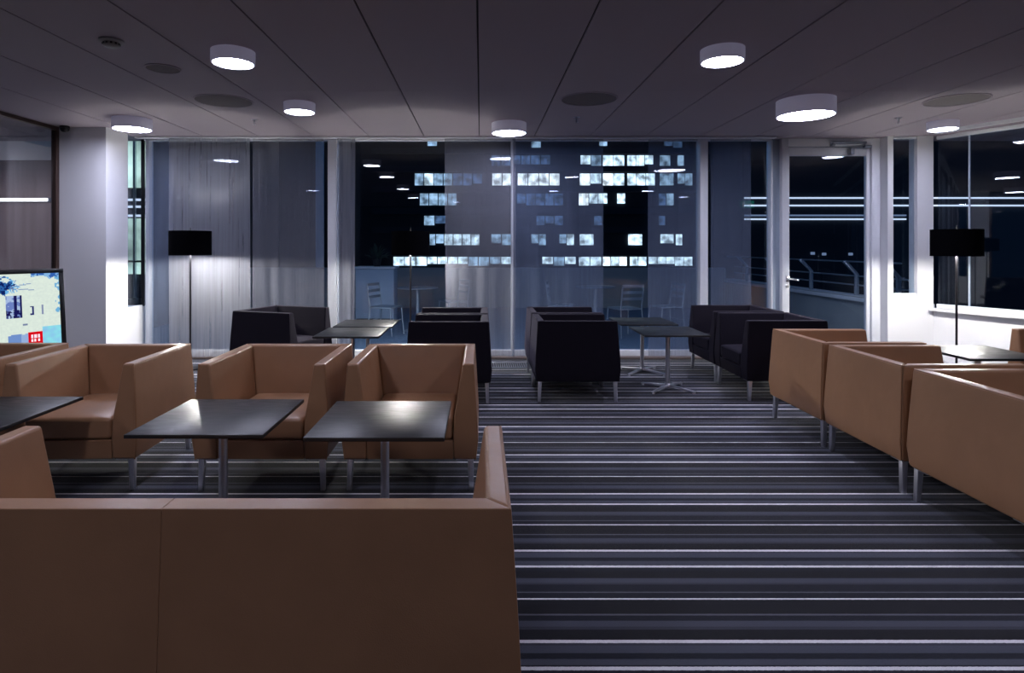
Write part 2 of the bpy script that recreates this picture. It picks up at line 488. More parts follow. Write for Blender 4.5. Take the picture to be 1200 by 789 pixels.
# right of the door: post, low wall, small window, corner pier
wr = struct(bpy.data.objects.new('wall_right', None)); link(wr)
y0 = 7.55
bm = bmesh.new()
box(bm, 5.07, 5.14, y0, 7.92, 0, CE-.001)
box(bm, 5.14, 5.44, y0, 7.70, 0, .80)
box(bm, 5.44, 5.64, y0, 7.70, 0, CE-.001)
obj('post_and_apron', bm, M['white'], wr, smooth=False)
# splayed low wall under the right window
def splay_prism(y_a, y_b, o0, o1, z0, z1):
    """box following the splayed wall between two depths; o0/o1 are offsets across the wall (towards outside +)"""
    nrm = Vector((1.0, .47)).normalized()
    A = Vector((on_right(y_a), y_a)); B = Vector((on_right(y_b), y_b))
    def r(P): return [(P.x+nrm.x*o0, P.y+nrm.y*o0, z0), (P.x+nrm.x*o1, P.y+nrm.y*o1, z0), (P.x+nrm.x*o1, P.y+nrm.y*o1, z1), (P.x+nrm.x*o0, P.y+nrm.y*o0, z1)]
    return [r(A), r(B)]
bm = bmesh.new(); loft(bm, splay_prism(7.55, YB, 0, .16, 0, .62))
obj('apron', bm, M['white'], wr, smooth=False)
bm = bmesh.new(); loft(bm, splay_prism(7.548, YB, -.10, .12, .621, .655), .004, 2)
obj('sill', bm, M['white'], wr)
w5 = struct(bpy.data.objects.new('window_5', None)); link(w5)
bm = bmesh.new()
box(bm, 5.141, 5.439, y0+.01, y0+.09, .801, .835, .003); box(bm, 5.141, 5.439, y0+.01, y0+.09, CE-.03, CE-.006, .003)
obj('window_frame', bm, M['frame'], w5)
obj('pane', newbox(5.141, 5.439, y0+.055, y0+.067, .83, CE-.02), M['glass'], w5, smooth=False)
w6 = struct(bpy.data.objects.new('window_6', None)); link(w6)
bm = bmesh.new(); loft(bm, splay_prism(7.53, YB, .02, .09, .656, .705), .004, 2); loft(bm, splay_prism(7.53, YB, .02, .09, CE-.05, CE-.006), .004, 2)
obj('window_frame', bm, M['frame'], w6)
joints = [7.53, 7.22, 6.0, 4.78, 3.56, 2.34, 1.0, -2, YB]
for a_, b_ in zip(joints[:-1], joints[1:]):
    bm = bmesh.new(); loft(bm, splay_prism(a_-.006, b_+.006, .045, .057, .70, CE-.045))
    obj('pane', bm, M['glass'], w6, smooth=False)
for j in joints[1:-1]:
    bm = bmesh.new(); loft(bm, splay_prism(j+.006, j-.006, .040, .062, .70, CE-.045))
    obj('glass_joint', bm, plain('pale_joint', (.45, .52, .62), .4), w6, smooth=False)

# floor convector grille in front of the glazing
t = thing('floor_grille', 'slatted metal floor grille by the windows in the gap between dark chairs', 'grille', (.0, 7.22, 0))
bm = bmesh.new()
for a_ in ((-.62, .60, -.16, -.14), (-.62, .60, .14, .16), (-.62, -.60, -.14, .14), (.58, .60, -.14, .14)):
    box(bm, a_[0], a_[1], a_[2], a_[3], .001, .012, .002)
obj('grille_frame', bm, M['chrome'], t)
bm = bmesh.new()
for i in range(46): box(bm, -.595+i*.0257, -.585+i*.0257, -.14, .14, .001, .010)
box(bm, -.60, .58, -.14, .14, .0005, .001, mat=1)
obj('slats', bm, [M['chrome'], M['dkplastic']], t, smooth=False)

# kerb between carpet and glazing
bm = newbox(XP, 3.70, 7.62, 7.72, 0, .03, .004)
struct(obj('trim_3', bm, plain('kerb_brown', (.16, .12, .11), .6)))

# ------------------------------------------------------------------ sheer curtains
def curtain(x0, x1, y, label, m='sheer', folds=9.0, amp=.022, seed=1, z0=.035):
    rnd = random.Random(seed)
    bm = bmesh.new()
    n = max(40, int((x1-x0)*110)); rows = 7
    ph = [rnd.uniform(0, 6.28) for _ in range(4)]
    fr = [folds*rnd.uniform(.8, 1.2), folds*rnd.uniform(1.5, 2.1), folds*.37, folds*rnd.uniform(2.6, 3.3)]
    g = []
    for j in range(rows+1):
        v = j/rows; z = z0 + (CE-.024-z0)*v
        row = []
        for i in range(n+1):
            x = x0 + (x1-x0)*i/n
            a_ = amp*.62*(.55+.45*(1-v))
            d = a_*(math.sin(fr[0]*x*2+ph[0]) + .45*math.sin(fr[1]*x*2+ph[1]+.4*v) + .5*math.sin(fr[2]*x*2+ph[2]) + .2*math.sin(fr[3]*x*2+ph[3]))
            row.append(bm.verts.new((x + .006*math.sin(3*v+ph[1]+x*5), y+d, z)))
        g.append(row)
    for j in range(rows):
        for i in range(n):
            bm.faces.new((g[j][i], g[j][i+1], g[j+1][i+1], g[j+1][i]))
    o = obj('sheer_curtain', bm, M[m])
    return tag(o, label, 'curtain', 'sheer curtains along the windows')
curtain(-4.22, -3.86, 7.62, 'narrow bluish sheer curtain between the white pier and the left floor lamp', 'sheer', 8, .016, 2)
curtain(-3.90, -2.89, 7.59, 'dense sheer curtain glowing behind the left floor lamp', 'sheer2', 8, .018, 3)
curtain(-2.86, -1.98, 7.62, 'dark sheer curtain left of the thick white mullion behind the angled dark armchair', 'sheer_mid', 9, .030, 5)
curtain(-1.80, -1.58, 7.60, 'narrow gathered sheer curtain just right of the thick white mullion', 'sheer2', 16, .018, 8)
curtain(-.45, .43, 7.60, 'sheer curtain hanging behind the gap between the two middle rows of dark chairs', 'sheer_mid', 9, .020, 11)
curtain(.40, 1.54, 7.64, 'sheer curtain with lit office windows showing through, left of the dark gap', 'sheer', 8, .018, 14)
curtain(2.12, 2.74, 7.66, 'bluish sheer curtain between the dark gap and the right white mullion', 'sheer', 9, .016, 17)
curtain(2.90, 3.42, 7.66, 'sheer curtain between the right white mullion and the glass door', 'sheer', 9, .016, 21)

# ------------------------------------------------------------------ armchairs
def chair_profile(hw, hd):
    # levels: z, outer half width, outer half depth, inner half width, inner y of the back, front y
    T = .025
    return [(.185, hw-.012, hd-.012, hw-.145, hd-.165),
            (.300, hw, hd, hw-.145, hd-.165),
            (.430, hw-.006, hd-.006, hw-.140, hd-.160),
            (.738, hw-T, hd-T, hw-T-.066, hd-T-.068)]

def make_armchair(name, m, label, hw=.395, hd=.395, cushions=1, group=None):
    t = thing(name, label, 'sofa' if cushions > 1 else 'armchair', group=group)
    lv = chair_profile(hw, hd)
    for s in (-1, 1):
        bm = bmesh.new()
        rings = []
        for z, ow, od, iw, ib in lv:
            r = [(s*ow, -od, z), (s*ow, od, z), (s*iw, ib, z), (s*iw, -od, z)]
            rings.append(r if s > 0 else r[::-1])
        loft(bm, rings, .014, 3, 25)
        arm = obj('arm', bm, m, t, wn=True)
        pts = [(s*(ow-.005), -od+.005, z) for z, ow, od, iw, ib in lv[:-1]]
        z, ow, od, iw, ib = lv[-1]
        pts += [(s*(ow-.005), -od+.005, z-.005), (s*(ow-.005), od-.005, z-.005)]
        obj('piping', tube(bmesh.new(), pts, .0045, 8), m, arm)
    nb = cushions
    for k in range(nb):
        u0, u1 = -1 + 2*k/nb, -1 + 2*(k+1)/nb
        bm = bmesh.new(); rings = []
        for z, ow, od, iw, ib in lv:
            rings.append([(u0*ow, od, z), (u0*iw, ib, z), (u1*iw, ib, z), (u1*ow, od, z)])
        loft(bm, rings, .014 if nb == 1 else .0028, 3, 25)
        bk = obj('back', bm, m, t, wn=True)
        z, ow, od, iw, ib = lv[-1]
        obj('piping', tube(bmesh.new(), [(u0*(ow-.008), od-.005, z-.005), (u1*(ow-.008), od-.005, z-.005)], .0045, 8), m, bk)
    # base under the cushion
    iw = hw-.145
    bm = bmesh.new()
    loft(bm, [[(-iw, -hd+.014, .186), (iw, -hd+.014, .186), (iw, hd-.165, .186), (-iw, hd-.165, .186)],
              [(-iw, -hd+.003, .298), (iw, -hd+.003, .298), (iw, hd-.165, .298), (-iw, hd-.165, .298)]], .006, 2, 25)
    obj('base', bm, m, t, wn=True)
    for k in range(cushions):
        x0 = -iw + 2*iw*k/cushions + .004; x1 = -iw + 2*iw*(k+1)/cushions - .004
        bm = bmesh.new()
        nx, ny = 12, 12
        def P(i, j, top):
            u, v = i/nx, j/ny
            x = x0+(x1-x0)*u; y = -hd+.004 + (2*hd-.170)*v
            crown = .016*(1-(2*u-1)**4)*(1-(2*v-1)**4)
            return (x, y, .425+crown if top else .301)
        gt = [[bm.verts.new(P(i, j, True)) for i in range(nx+1)] for j in range(ny+1)]
        for j in range(ny):
            for i in range(nx): bm.faces.new((gt[j][i], gt[j][i+1], gt[j+1][i+1], gt[j+1][i]))
        rim = [gt[0][i] for i in range(nx+1)] + [gt[j][nx] for j in range(1, ny+1)] + [gt[ny][i] for i in range(nx-1, -1, -1)] + [gt[j][0] for j in range(ny-1, 0, -1)]
        low = [bm.verts.new((v.co.x, v.co.y, .301)) for v in rim]
        n = len(rim)
        for i in range(n): bm.faces.new((rim[i], low[i], low[(i+1) % n], rim[(i+1) % n]))
        bm.faces.new(low)
        bmesh.ops.recalc_face_normals(bm, faces=bm.faces[:])
        es = [e for e in bm.edges if len(e.link_faces) == 2 and e.calc_face_angle(0) > math.radians(50)]
        bmesh.ops.bevel(bm, geom=es, offset=.022, segments=3, affect='EDGES', profile=.5)
        obj('seat_cushion', bm, m, t, wn=True)
    # flat tapered metal legs with a fixing flange
    for sx in (-1, 1):
        for sy in (-1, 1):
            x, y = sx*(hw-.045), sy*(hd-.045)
            bm = bmesh.new()
            a0, a1 = .017, .013
            loft(bm, [[(x+sx*.006-a1, y+sy*.006-a1, 0), (x+sx*.006+a1, y+sy*.006-a1, 0), (x+sx*.006+a1, y+sy*.006+a1, 0), (x+sx*.006-a1, y+sy*.006+a1, 0)],
                      [(x-a0, y-a0, .178), (x+a0, y-a0, .178), (x+a0, y+a0, .178), (x-a0, y+a0, .178)]], .003, 2)
            fx = sorted((x+sx*.017, x-sx*.085)); fy = sorted((y+sy*.017, y-sy*.017))
            box(bm, fx[0], fx[1], fy[0], fy[1], .178, .186, .001, 1)
            obj('leg', bm, M['alu'], t)
    return t

G_B = 'brown leather armchairs'; G_D = 'dark fabric armchairs'
brown = make_armchair('armchair', M['brown'], 'brown leather armchair behind the middle black table, second from right in the front row', group=G_B)
brown.location = (-1.275, 3.89, 0)
# front row (face the camera)
dup(brown, (-.41, 3.89, 0), 0, 'brown leather armchair at the right end of the front row, behind the right black table')
dup(brown, (-2.40, 3.89, 0), math.radians(1.5), 'brown leather armchair with creased seat, standing left of the middle table below the white pier')
dup(brown, (-3.29, 3.93, 0), math.radians(0), 'brown leather armchair in front of the television at the far left edge')
# right group with backs to the aisle (face +X)
dup(brown, (2.79, 4.66, 0), PI/2, 'brown leather armchair with its back to the aisle, farthest of three beside the dark chairs')
dup(brown, (2.79, 3.85, 0), PI/2, 'brown leather armchair with its back to the aisle, middle one of three')
dup(brown, (2.79, 3.025, 0), PI/2, 'brown leather armchair with its back to the aisle, nearest of three at the right edge')
dup(brown, (4.80, 4.69, 0), -PI/2, 'brown leather armchair cut off at the right edge, below the right window sill')

# foreground two-seat sofa
sofa = make_armchair('sofa', M['brown'], 'large brown leather two-seat sofa seen from behind in the left foreground', hw=.935, hd=.395, cushions=2)
sofa.location = (-.83, 1.945, 0); sofa.rotation_euler = (0, 0, PI - math.radians(.4))
sofa.rotation_euler = (0, 0, PI)

# dark group
dark = make_armchair('armchair', M['fabric'], 'dark fabric armchair turned towards the small black tables beside the left floor lamp', hw=.375, hd=.39, group=G_D)
dark.name = 'armchair'
dark.location = (-2.17, 6.62, 0); dark.rotation_euler = (0, 0, PI/2 - math.radians(20))
DW = .692/.75
for k, nm in enumerate(('nearer', 'farther')):
    dup(dark, (-.29, 5.80+.70*k, 0), -PI/2, 'dark fabric armchair facing left, %s of the two in front of the middle floor lamp' % nm, scale=(DW, 1, 1))
    dup(dark, (.885, 5.855+.70*k, 0), PI/2, 'dark fabric armchair facing right with its back to the central gap, %s of two' % nm, scale=(DW, 1, 1))
    dup(dark, (2.82, 5.925+.795*k, 0), -PI/2, 'dark fabric armchair facing left near the glass door, %s of two' % nm, scale=(1.045, 1, 1))

# ------------------------------------------------------------------ small tables
def make_table():
    t = thing('side_table', 'square black wooden table in front of the middle brown armchair, on a steel column', 'table', (-1.28, 3.01, 0), group='square black pedestal tables')
    obj('tabletop', newbox(-.31, .31, -.315, .315, .564, .582, .002, 2), M['top'], t)
    obj('mounting_plate', newbox(-.12, .12, -.12, .12, .556, .564, .002), M['blackmetal'], t)
    bm = bmesh.new(); cyl(bm, 0, 0, .045, .556, .021, n=28)
    obj('column', bm, M['chrome'], t)
    bm = bmesh.new(); lathe(bm, [(0, .062), (.028, .060), (.034, .045), (.040, .030), (0, .026)], n=28)
    obj('hub', bm, M['chrome'], t)
    for k in range(4):
        a = PI/4 + k*PI/2
        bm = bmesh.new()
        w0, w1 = .022, .014
        loft(bm, [[(.02, -w0, .026), (.02, w0, .026), (.02, w0, .050), (.02, -w0, .050)],
                  [(.29, -w1, .014), (.29, w1, .014), (.29, w1, .026), (.29, -w1, .026)]], .003, 2)
        bmesh.ops.rotate(bm, verts=bm.verts[:], matrix=Matrix.Rotation(a, 3, 'Z'))
        leg = obj('foot', bm, M['chrome'], t)
        bm = bmesh.new(); cyl(bm, .275*math.cos(a), .275*math.sin(a), 0, .014, .014, .010, n=16)
        obj('glide', bm, M['chrome'], leg)
    return t
tb = make_table()
for x, y, l in ((-.47, 2.97, 'square black wooden table in front of the rightmost front-row armchair'),
                (-2.53, 3.07, 'square black wooden table cut off at the left edge, in front of the creased armchair'),
                (-1.26, 5.95, 'square black table near the angled dark armchair, the nearer of that pair'),
                (-1.24, 6.645, 'square black table by the windows near the angled dark armchair, farther of that pair'),
                (1.86, 6.03, 'square black table among the dark chairs right of centre, nearer one with star foot showing'),
                (1.82, 6.84, 'square black table among the dark chairs right of centre, farther one by the windows'),
                (3.96, 4.83, 'square black table shining with reflected light behind the right brown armchairs')):
    dup(tb, (x, y, 0), 0, l)

# ------------------------------------------------------------------ floor lamps
def make_lamp():
    t = thing('floor_lamp', 'tall floor lamp with black drum shade at the left window, beside the white pier', 'floor lamp', (-3.38, 7.05, 0), group='black drum floor lamps')
    bm = bmesh.new(); lathe(bm, [(0, .022), (.12, .020), (.14, .012), (.14, 0), (0, 0)], n=40)
    obj('base', bm, M['blackmetal'], t)
    bm = bmesh.new(); cyl(bm, 0, 0, .02, 1.322, .011, n=16)
    obj('pole', bm, M['blackmetal'], t)
    bm = bmesh.new()
    lathe(bm, [(.229, 1.318), (.229, 1.602), (.226, 1.602), (.226, 1.318)], n=56, closed=True)
    sh = obj('lamp_shade', bm, M['black'], t)
    bm = bmesh.new()
    lathe(bm, [(.2255, 1.319), (.2255, 1.601), (.2245, 1.601), (.2245, 1.319)], n=56, closed=True)
    obj('lining', bm, M['shade_in'], sh)
    bm = bmesh.new()
    for k in range(3):
        a = k*2*PI/3
        tube(bm, [(0, 0, 1.585), (.225*math.cos(a), .225*math.sin(a), 1.595)], .003, 6)
    cyl(bm, 0, 0, 1.44, 1.64, .005, n=10)
    obj('shade_carrier', bm, M['blackmetal'], t)
    bm = bmesh.new(); lathe(bm, [(0, 1.322), (.018, 1.325), (.028, 1.335), (.036, 1.352), (.037, 1.362), (0, 1.364)], n=20)
    obj('bulb', bm, M['bulb'], t)
    bm = bmesh.new(); lathe(bm, [(0, 1.366), (.036, 1.366), (.030, 1.385), (.020, 1.41), (.016, 1.44), (0, 1.44)], n=20)
    obj('bulb_neck', bm, M['bulb_neck'], t)
    return t
fl = make_lamp()
dup(fl, (-.84, 7.24, 0), 0, 'tall floor lamp with black drum shade behind the middle row of dark chairs')
dup(fl, (5.04, 6.42, 0), 0, 'tall floor lamp with black drum shade in the right corner by the window sill')

# ------------------------------------------------------------------ ceiling lights and fittings
def make_ceiling_light(name, r, h, label):
    t = thing(name, label, 'ceiling light', (0, 0, CE), group='round ceiling lights')
    bm = bmesh.new()
    lathe(bm, [(r-.012, -.001), (r, -.001), (r, -h+.003), (r-.003, -h), (r-.012, -h), (r-.012, -h+.012)], n=48, closed=True)
    obj('rim', bm, M['lamp_side'], t)
    bm = bmesh.new(); lathe(bm, [(0, -h+.004), (r-.013, -h+.004), (r-.013, -h+.010), (0, -h+.010)], n=48)
    obj('diffuser', bm, M['disc'], t)
    return t
sm = make_ceiling_light('ceiling_light', .148, .09, 'small round white ceiling light nearest the camera on the left')
sm.location = (-1.75, 4.28, CE)
for x, y, l in ((-1.745, 5.83, 'small round white ceiling light behind the left one, above the pair of far tables'),
                (1.69, 4.24, 'small round white ceiling light nearest the camera on the right'),
                (5.10, 6.69, 'small round white ceiling light above the right floor lamp'),
                (-1.75, 1.9, 'small white ceiling light over the foreground sofa, mirrored in the dark window'),
                (1.7, 1.4, 'small round white ceiling light above the aisle beside the camera, seen only as a reflection'),
                (3.9, 1.4, 'small round white ceiling light right of the camera, seen only as a reflection'),
                (5.3, -.3, 'small round white ceiling light far right behind the camera, seen only as a reflection'),
                (-.7, -2.1, 'small round white ceiling light behind the camera, seen only as a reflection'),
                (-7.1, 8.35, 'small ceiling light added out of view to brighten the neighbouring room behind the left glass partition'),  # added to brighten the brown wall next door
                (-8.6, 7.6, 'second small ceiling light added farther left to brighten the neighbouring room behind the partition'),  # one more added lamp for the same brown wall
                (-1.8, -.6, 'small ceiling light added out of the frame to light the foreground sofa back'),  # added for more light on the sofa back
                (-3.9, 1.5, 'small white ceiling light left of the camera by the glass partition, a reflection only')):
    dup(sm, (x, y, CE), 0, l)
md = make_ceiling_light('ceiling_light', .195, .115, 'medium round white ceiling light near the windows at the centre')
md.location = (.315, 6.78, CE)
dup(md, (-3.77, 6.55, CE), 0, 'medium round white ceiling light in front of the white pier')
lg = make_ceiling_light('ceiling_light', .255, .15, 'large deep drum ceiling light in front of the glass door, biggest of all')
lg.location = (3.06, 5.71, CE)

def grille(r, x, y, label, name='ceiling_speaker', cat='speaker', g='round ceiling speakers'):
    t = thing(name, label, cat, (x, y, CE), group=g)
    bm = bmesh.new(); lathe(bm, [(r, -.001), (r, -.006), (r-.012, -.008), (r-.012, -.002)], n=48, closed=True)
    obj('ring', bm, M['ceil'], t)
    bm = bmesh.new(); lathe(bm, [(0, -.005), (r-.013, -.004), (r-.013, -.001), (0, -.001)], n=48)
    obj('speaker_grille', bm, M['speaker'], t)
    return t
grille(.265, -2.43, 5.73, 'large flush round speaker grille in the ceiling on the left')
grille(.265, 1.01, 5.66, 'large flush round speaker grille in the ceiling at the centre')
grille(.265, 4.47, 5.70, 'large flush round speaker grille in the ceiling on the right')
grille(.13, -2.46, 4.69, 'small flush round disc in the ceiling between smoke detector and left speaker', 'ceiling_vent', 'vent', None)

t = thing('smoke_detector', 'round white smoke detector with dark slots on the ceiling at upper left', 'smoke detector', (-2.47, 4.05, CE))
bm = bmesh.new(); lathe(bm, [(0, -.001), (.075, -.001), (.078, -.012), (.070, -.018), (0, -.018)], n=32)
obj('base', bm, plain('off_white_plastic', (.36, .35, .34), .5), t)
bm = bmesh.new(); lathe(bm, [(0, -.018), (.05, -.018), (.052, -.035), (.044, -.045), (0, -.048)], n=32)
hd_ = obj('sensor_head', bm, plain('grey_plastic', (.25, .25, .24), .5), t)
bm = bmesh.new()
for k in range(12):
    a = k*PI/6
    b_ = newbox(.051, .054, -.006, .006, -.035, -.022)
    bmesh.ops.rotate(b_, verts=b_.verts[:], matrix=Matrix.Rotation(a, 3, 'Z'))
    me_ = bpy.data.meshes.new('tmp'); b_.to_mesh(me_); b_.free(); bm.from_mesh(me_); bpy.data.meshes.remove(me_)
obj('slots', bm, M['dkplastic'], hd_, smooth=False)

def sprinkler(x, y, label):
    t = thing('ceiling_sprinkler', label, 'sprinkler', (x, y, CE), group='ceiling sprinklers')
    bm = bmesh.new(); lathe(bm, [(0, -.001), (.035, -.001), (.035, -.004), (0, -.006)], n=24)
    obj('escutcheon', bm, M['chrome'], t)
    bm = bmesh.new(); cyl(bm, 0, 0, -.035, -.006, .009, n=12); cyl(bm, 0, 0, -.055, -.035, .005, n=10); cyl(bm, 0, 0, -.058, -.055, .018, n=16)
    obj('nozzle', bm, M['chrome'], t)
sprinkler(-2.46, 6.58, 'small metal sprinkler head on the ceiling behind the left speaker grille')
sprinkler(1.02, 6.45, 'small metal sprinkler head on the ceiling behind the central speaker grille')
sprinkler(4.48, 6.50, 'small metal sprinkler head on the ceiling behind the right speaker grille')

t = thing('security_camera', 'small black dome camera under the ceiling where glass partition meets white pier', 'camera', (-4.76, 6.93, CE))
bm = bmesh.new(); lathe(bm, [(0, -.001), (.05, -.001), (.052, -.025), (0, -.025)], n=24)
obj('mount', bm, M['dkplastic'], t)
bm = bmesh.new(); lathe(bm, [(.048, -.0255), (.046, -.045), (.032, -.065), (.015, -.073), (0, -.075)], n=24)
obj('dome', bm, M['dkplastic'], t)

# ------------------------------------------------------------------ television on a stand
tv = thing('television', 'flat television on a stand behind the leftmost brown armchair, showing a pale building', 'television', (-3.795, 4.64, 0), math.radians(60))
TW, TH = 1.10, .68
R = Matrix.Translation((0, 0, .895)) @ Matrix.Rotation(math.radians(-5), 4, 'X')
def tvpart(name, bm, m, parent):
    bmesh.ops.transform(bm, matrix=R, verts=bm.verts[:]); return obj(name, bm, m, parent)
bm = bmesh.new()
for a_ in ((-TW/2, TW/2, TH/2-.035, TH/2), (-TW/2, TW/2, -TH/2, -TH/2+.045), (-TW/2, -TW/2+.035, -TH/2+.045, TH/2-.035), (TW/2-.035, TW/2, -TH/2+.045, TH/2-.035)):
    box(bm, a_[0], a_[1], -.02, .02, a_[2], a_[3], .004)
tvpart('bezel', bm, M['dkplastic'], tv)
bm = newbox(-TW/2+.02, TW/2-.02, .02, .065, -TH/2+.03, TH/2-.03, .01)
tvpart('casing', bm, M['dkplastic'], tv)
# picture: painted cell by cell from a small description (building, branches, red sign)
from mathutils import noise as mnoise
def paint(u, v):
    n1 = mnoise.noise(Vector((u*22, v*16, 3.1))); n2 = mnoise.noise(Vector((u*60, v*42, 7.7)))
    c = (.82 + .03*n2, .87 + .03*n2, .83 + .02*n2)
    if u > .965 and .45 < v < .95 and n1 > -.05: c = (.42, .66, .82)
    if v > .945 + .05*n1 and u > .80: c = (.18, .36, .66) if n2 > 0 else (.5, .68, .84)
    for cx, cy, rx, ry in ((.57, .84, .14, .13), (.16, .82, .18, .14), (.36, .90, .12, .08)):
        d = math.hypot((u-cx)/rx, (v-cy)/ry) + .55*n1 + .35*n2
        if d < .75: c = (.05, .13, .36) if n2 > -.05 else (.16, .36, .62)
        elif d < 1.0 and n2 > .05: c = (.40, .66, .86)
    if abs(v - (.80 - .18*(u-.7))) < .006 and .66 < u < .82: c = (.52, .60, .72)
    if abs(v - (.84 + .25*(u-.7))) < .006 and .66 < u < .80: c = (.52, .60, .72)
    if abs(u-.545) < .006 and .42 < v < .72: c = (.32, .42, .62)
    if .26 < u < .275 and .3 < v < .7: c = (.35, .42, .60)
    if .625 < u < .735 and .42 < v < .72:
        c = (.62, .70, .84) if n1 > 0 else (.40, .48, .72)
        if abs(u-.69) < .012 or abs(u-.73) < .008 or (v < .52 and n2 > -.1): c = (.10, .10, .32)
    if .785 < u < .812 and (.445 < v < .46 or .55 < v < .565 or (.46 < v < .55 and u > .803)): c = (.16, .18, .42)
    if .865 < u < .88 and .44 < v < .57: c = (.50, .54, .66)
    if .47 < u < .495 and .18 < v < .27: c = (.36, .46, .64)
    if .735 < u < .765 and abs(v-.32) < .008: c = (.45, .50, .62)
    if v < .20 + .02*n1 and .63 < u < .80: c = (.42, .54, .76) if u < .72 else (.56, .66, .82)
    if v < .27 and u >= .87: c = (.52, .80 + .1*n1, .88)
    if .765 < u < .865 and v < .21:
        c = (.82, .02, .09)
        if .135 < v < .175 and .785 < u < .85 and int(u*150) % 4: c = (.95, .88, .92)
        if .085 < v < .12 and .785 < u < .85 and int(u*130+1) % 3: c = (.95, .88, .92)
        if .02 < v < .06 and .780 < u < .855 and int(u*140) % 3: c = (.95, .88, .92)
    return tuple(max(0, min(1, k)) for k in c)
NU, NV = 150, 84
bm = bmesh.new()
cl = bm.loops.layers.color.new('picture')
W0, W1, H0, H1 = -TW/2+.034, TW/2-.034, -TH/2+.044, TH/2-.034
gv = [[bm.verts.new((W0+(W1-W0)*i/NU, -.010, H0+(H1-H0)*j/NV)) for i in range(NU+1)] for j in range(NV+1)]
for j in range(NV):
    for i in range(NU):
        f = bm.faces.new((gv[j][i], gv[j][i+1], gv[j+1][i+1], gv[j+1][i]))
        c = paint((i+.5)/NU, (j+.5)/NV)
        for l in f.loops: l[cl] = (*c, 1)
ms = bpy.data.materials.new('television_picture'); ms.use_nodes = True
N = ms.node_tree.nodes; L = ms.node_tree.links
N.remove(N['Principled BSDF'])
at = N.new('ShaderNodeVertexColor'); at.layer_name = 'picture'
em = N.new('ShaderNodeEmission'); em.inputs['Strength'].default_value = 1.1
L.new(at.outputs['Color'], em.inputs['Color']); L.new(em.outputs[0], N['Material Output'].inputs['Surface'])
tvpart('screen', bm, ms, tv)
bm = bmesh.new(); box(bm, -.04, .04, .085, .145, .02, .95, .008); box(bm, -.15, .15, .066, .086, .80, .96, .004)
obj('post', bm, M['blackmetal'], tv)
bm = bmesh.new(); box(bm, -.24, .24, -.06, .26, 0, .02, .006)
obj('foot_plate', bm, M['blackmetal'], tv)

# ------------------------------------------------------------------ exit sign behind the camera (seen mirrored in the glass)
t = thing('exit_sign', 'green running-man exit sign mirrored in the dark glass left of the door', 'sign', (7.7, -2.0, CE))
obj('hanger', newbox(-.10, .10, -.008, .008, -.06, -.001, .002), M['frame'], t)
sg = obj('sign_box', newbox(-.20, .20, -.02, .02, -.26, -.06, .004), emit('exit_green', (.03, .75, .52), 1.1), t)
bm = bmesh.new()
for s in (.0215, -.0215):
    def q(pts):
        vs = [bm.verts.new((x, s + d, z)) for d in (-.001, .001) for x, z in pts]
        n = len(pts); bm.faces.new(vs[:n][::-1]); bm.faces.new(vs[n:])
        for i in range(n): bm.faces.new((vs[i], vs[(i+1) % n], vs[n+(i+1) % n], vs[n+i]))
    q([(-.15, -.235), (-.06, -.235), (-.06, -.085), (-.15, -.085)])
    q([(.02, -.17), (.10, -.17), (.10, -.15), (.02, -.15)])
    q([(.10, -.20), (.16, -.16), (.10, -.12)])
obj('pictogram', bm, emit('exit_white', (.9, 1, .97), 1.5), sg)

# ------------------------------------------------------------------ outside: terrace
bm = newbox(-5.8, 5.75, 7.93, 14.2, -.14, -.02)
struct(obj('terrace_floor', bm, M['deck'], smooth=False))
bm = newbox(-5.8, 5.75, 14.2, 14.4, -.14, .92, .01)
struct(obj('terrace_parapet', bm, M['concrete']))
bm = bmesh.new(); box(bm, 5.76, 5.98, 8.05, 14.4, -.14, .58, .01); box(bm, 5.70, 6.04, 8.05, 14.4, .581, .66, .01, mat=1)
struct(obj('terrace_side_wall', bm, [M['concrete'], M['white']]))
t = thing('railing', 'pale metal railing with cranked posts on the terrace side wall beyond the door', 'railing', (5.86, 10.4, .66))
for yy in (-1.9, -.95, .35, 1.65, 2.95):
    bm = bmesh.new()
    loft(bm, [[(-.03, yy-.02, 0), (.03, yy-.02, 0), (.03, yy+.02, 0), (-.03, yy+.02, 0)],
              [(-.03, yy-.02, .33), (.03, yy-.02, .33), (.03, yy+.02, .33), (-.03, yy+.02, .33)],
              [(-.22, yy-.02, .52), (-.17, yy-.02, .55), (-.17, yy+.02, .55), (-.22, yy+.02, .52)]], .004, 1)
    obj('post', bm, M['galv'], t)
for x, z in ((0, .16), (0, .30), (-.17, .53)):
    bm = bmesh.new(); tube(bm, [(x, -2.2, z), (x, 3.6, z)], .012, 8)
    obj('rail', bm, M['galv'], t)

def make_cafe_chair():
    t = thing('cafe_chair', 'pale metal cafe chair on the terrace, left one behind the far tables', 'chair', (-1.55, 9.9, -.02), math.radians(70), group='terrace cafe chairs')
    obj('seat', newbox(-.20, .20, -.20, .20, .44, .465, .008), M['galv'], t)
    for sx in (-1, 1):
        bm = bmesh.new(); tube(bm, [(sx*.21, -.22, 0), (sx*.19, -.18, .445)], .012); obj('leg', bm, M['galv'], t)
        bm = bmesh.new(); tube(bm, [(sx*.21, .23, 0), (sx*.19, .19, .45), (sx*.19, .24, .84)], .012); obj('leg', bm, M['galv'], t)
    for z in (.62, .72, .82):
        yy = .19 + (z-.45)*.128
        obj('back_slat', newbox(-.19, .19, yy-.006, yy+.010, z-.025, z+.02, .003), M['galv'], t)
    bm = bmesh.new(); tube(bm, [(-.20, -.20, .24), (.20, -.20, .24)], .008); tube(bm, [(-.20, .21, .24), (.20, .21, .24)], .008)
    obj('stretcher', bm, M['galv'], t)
    return t
cc = make_cafe_chair()
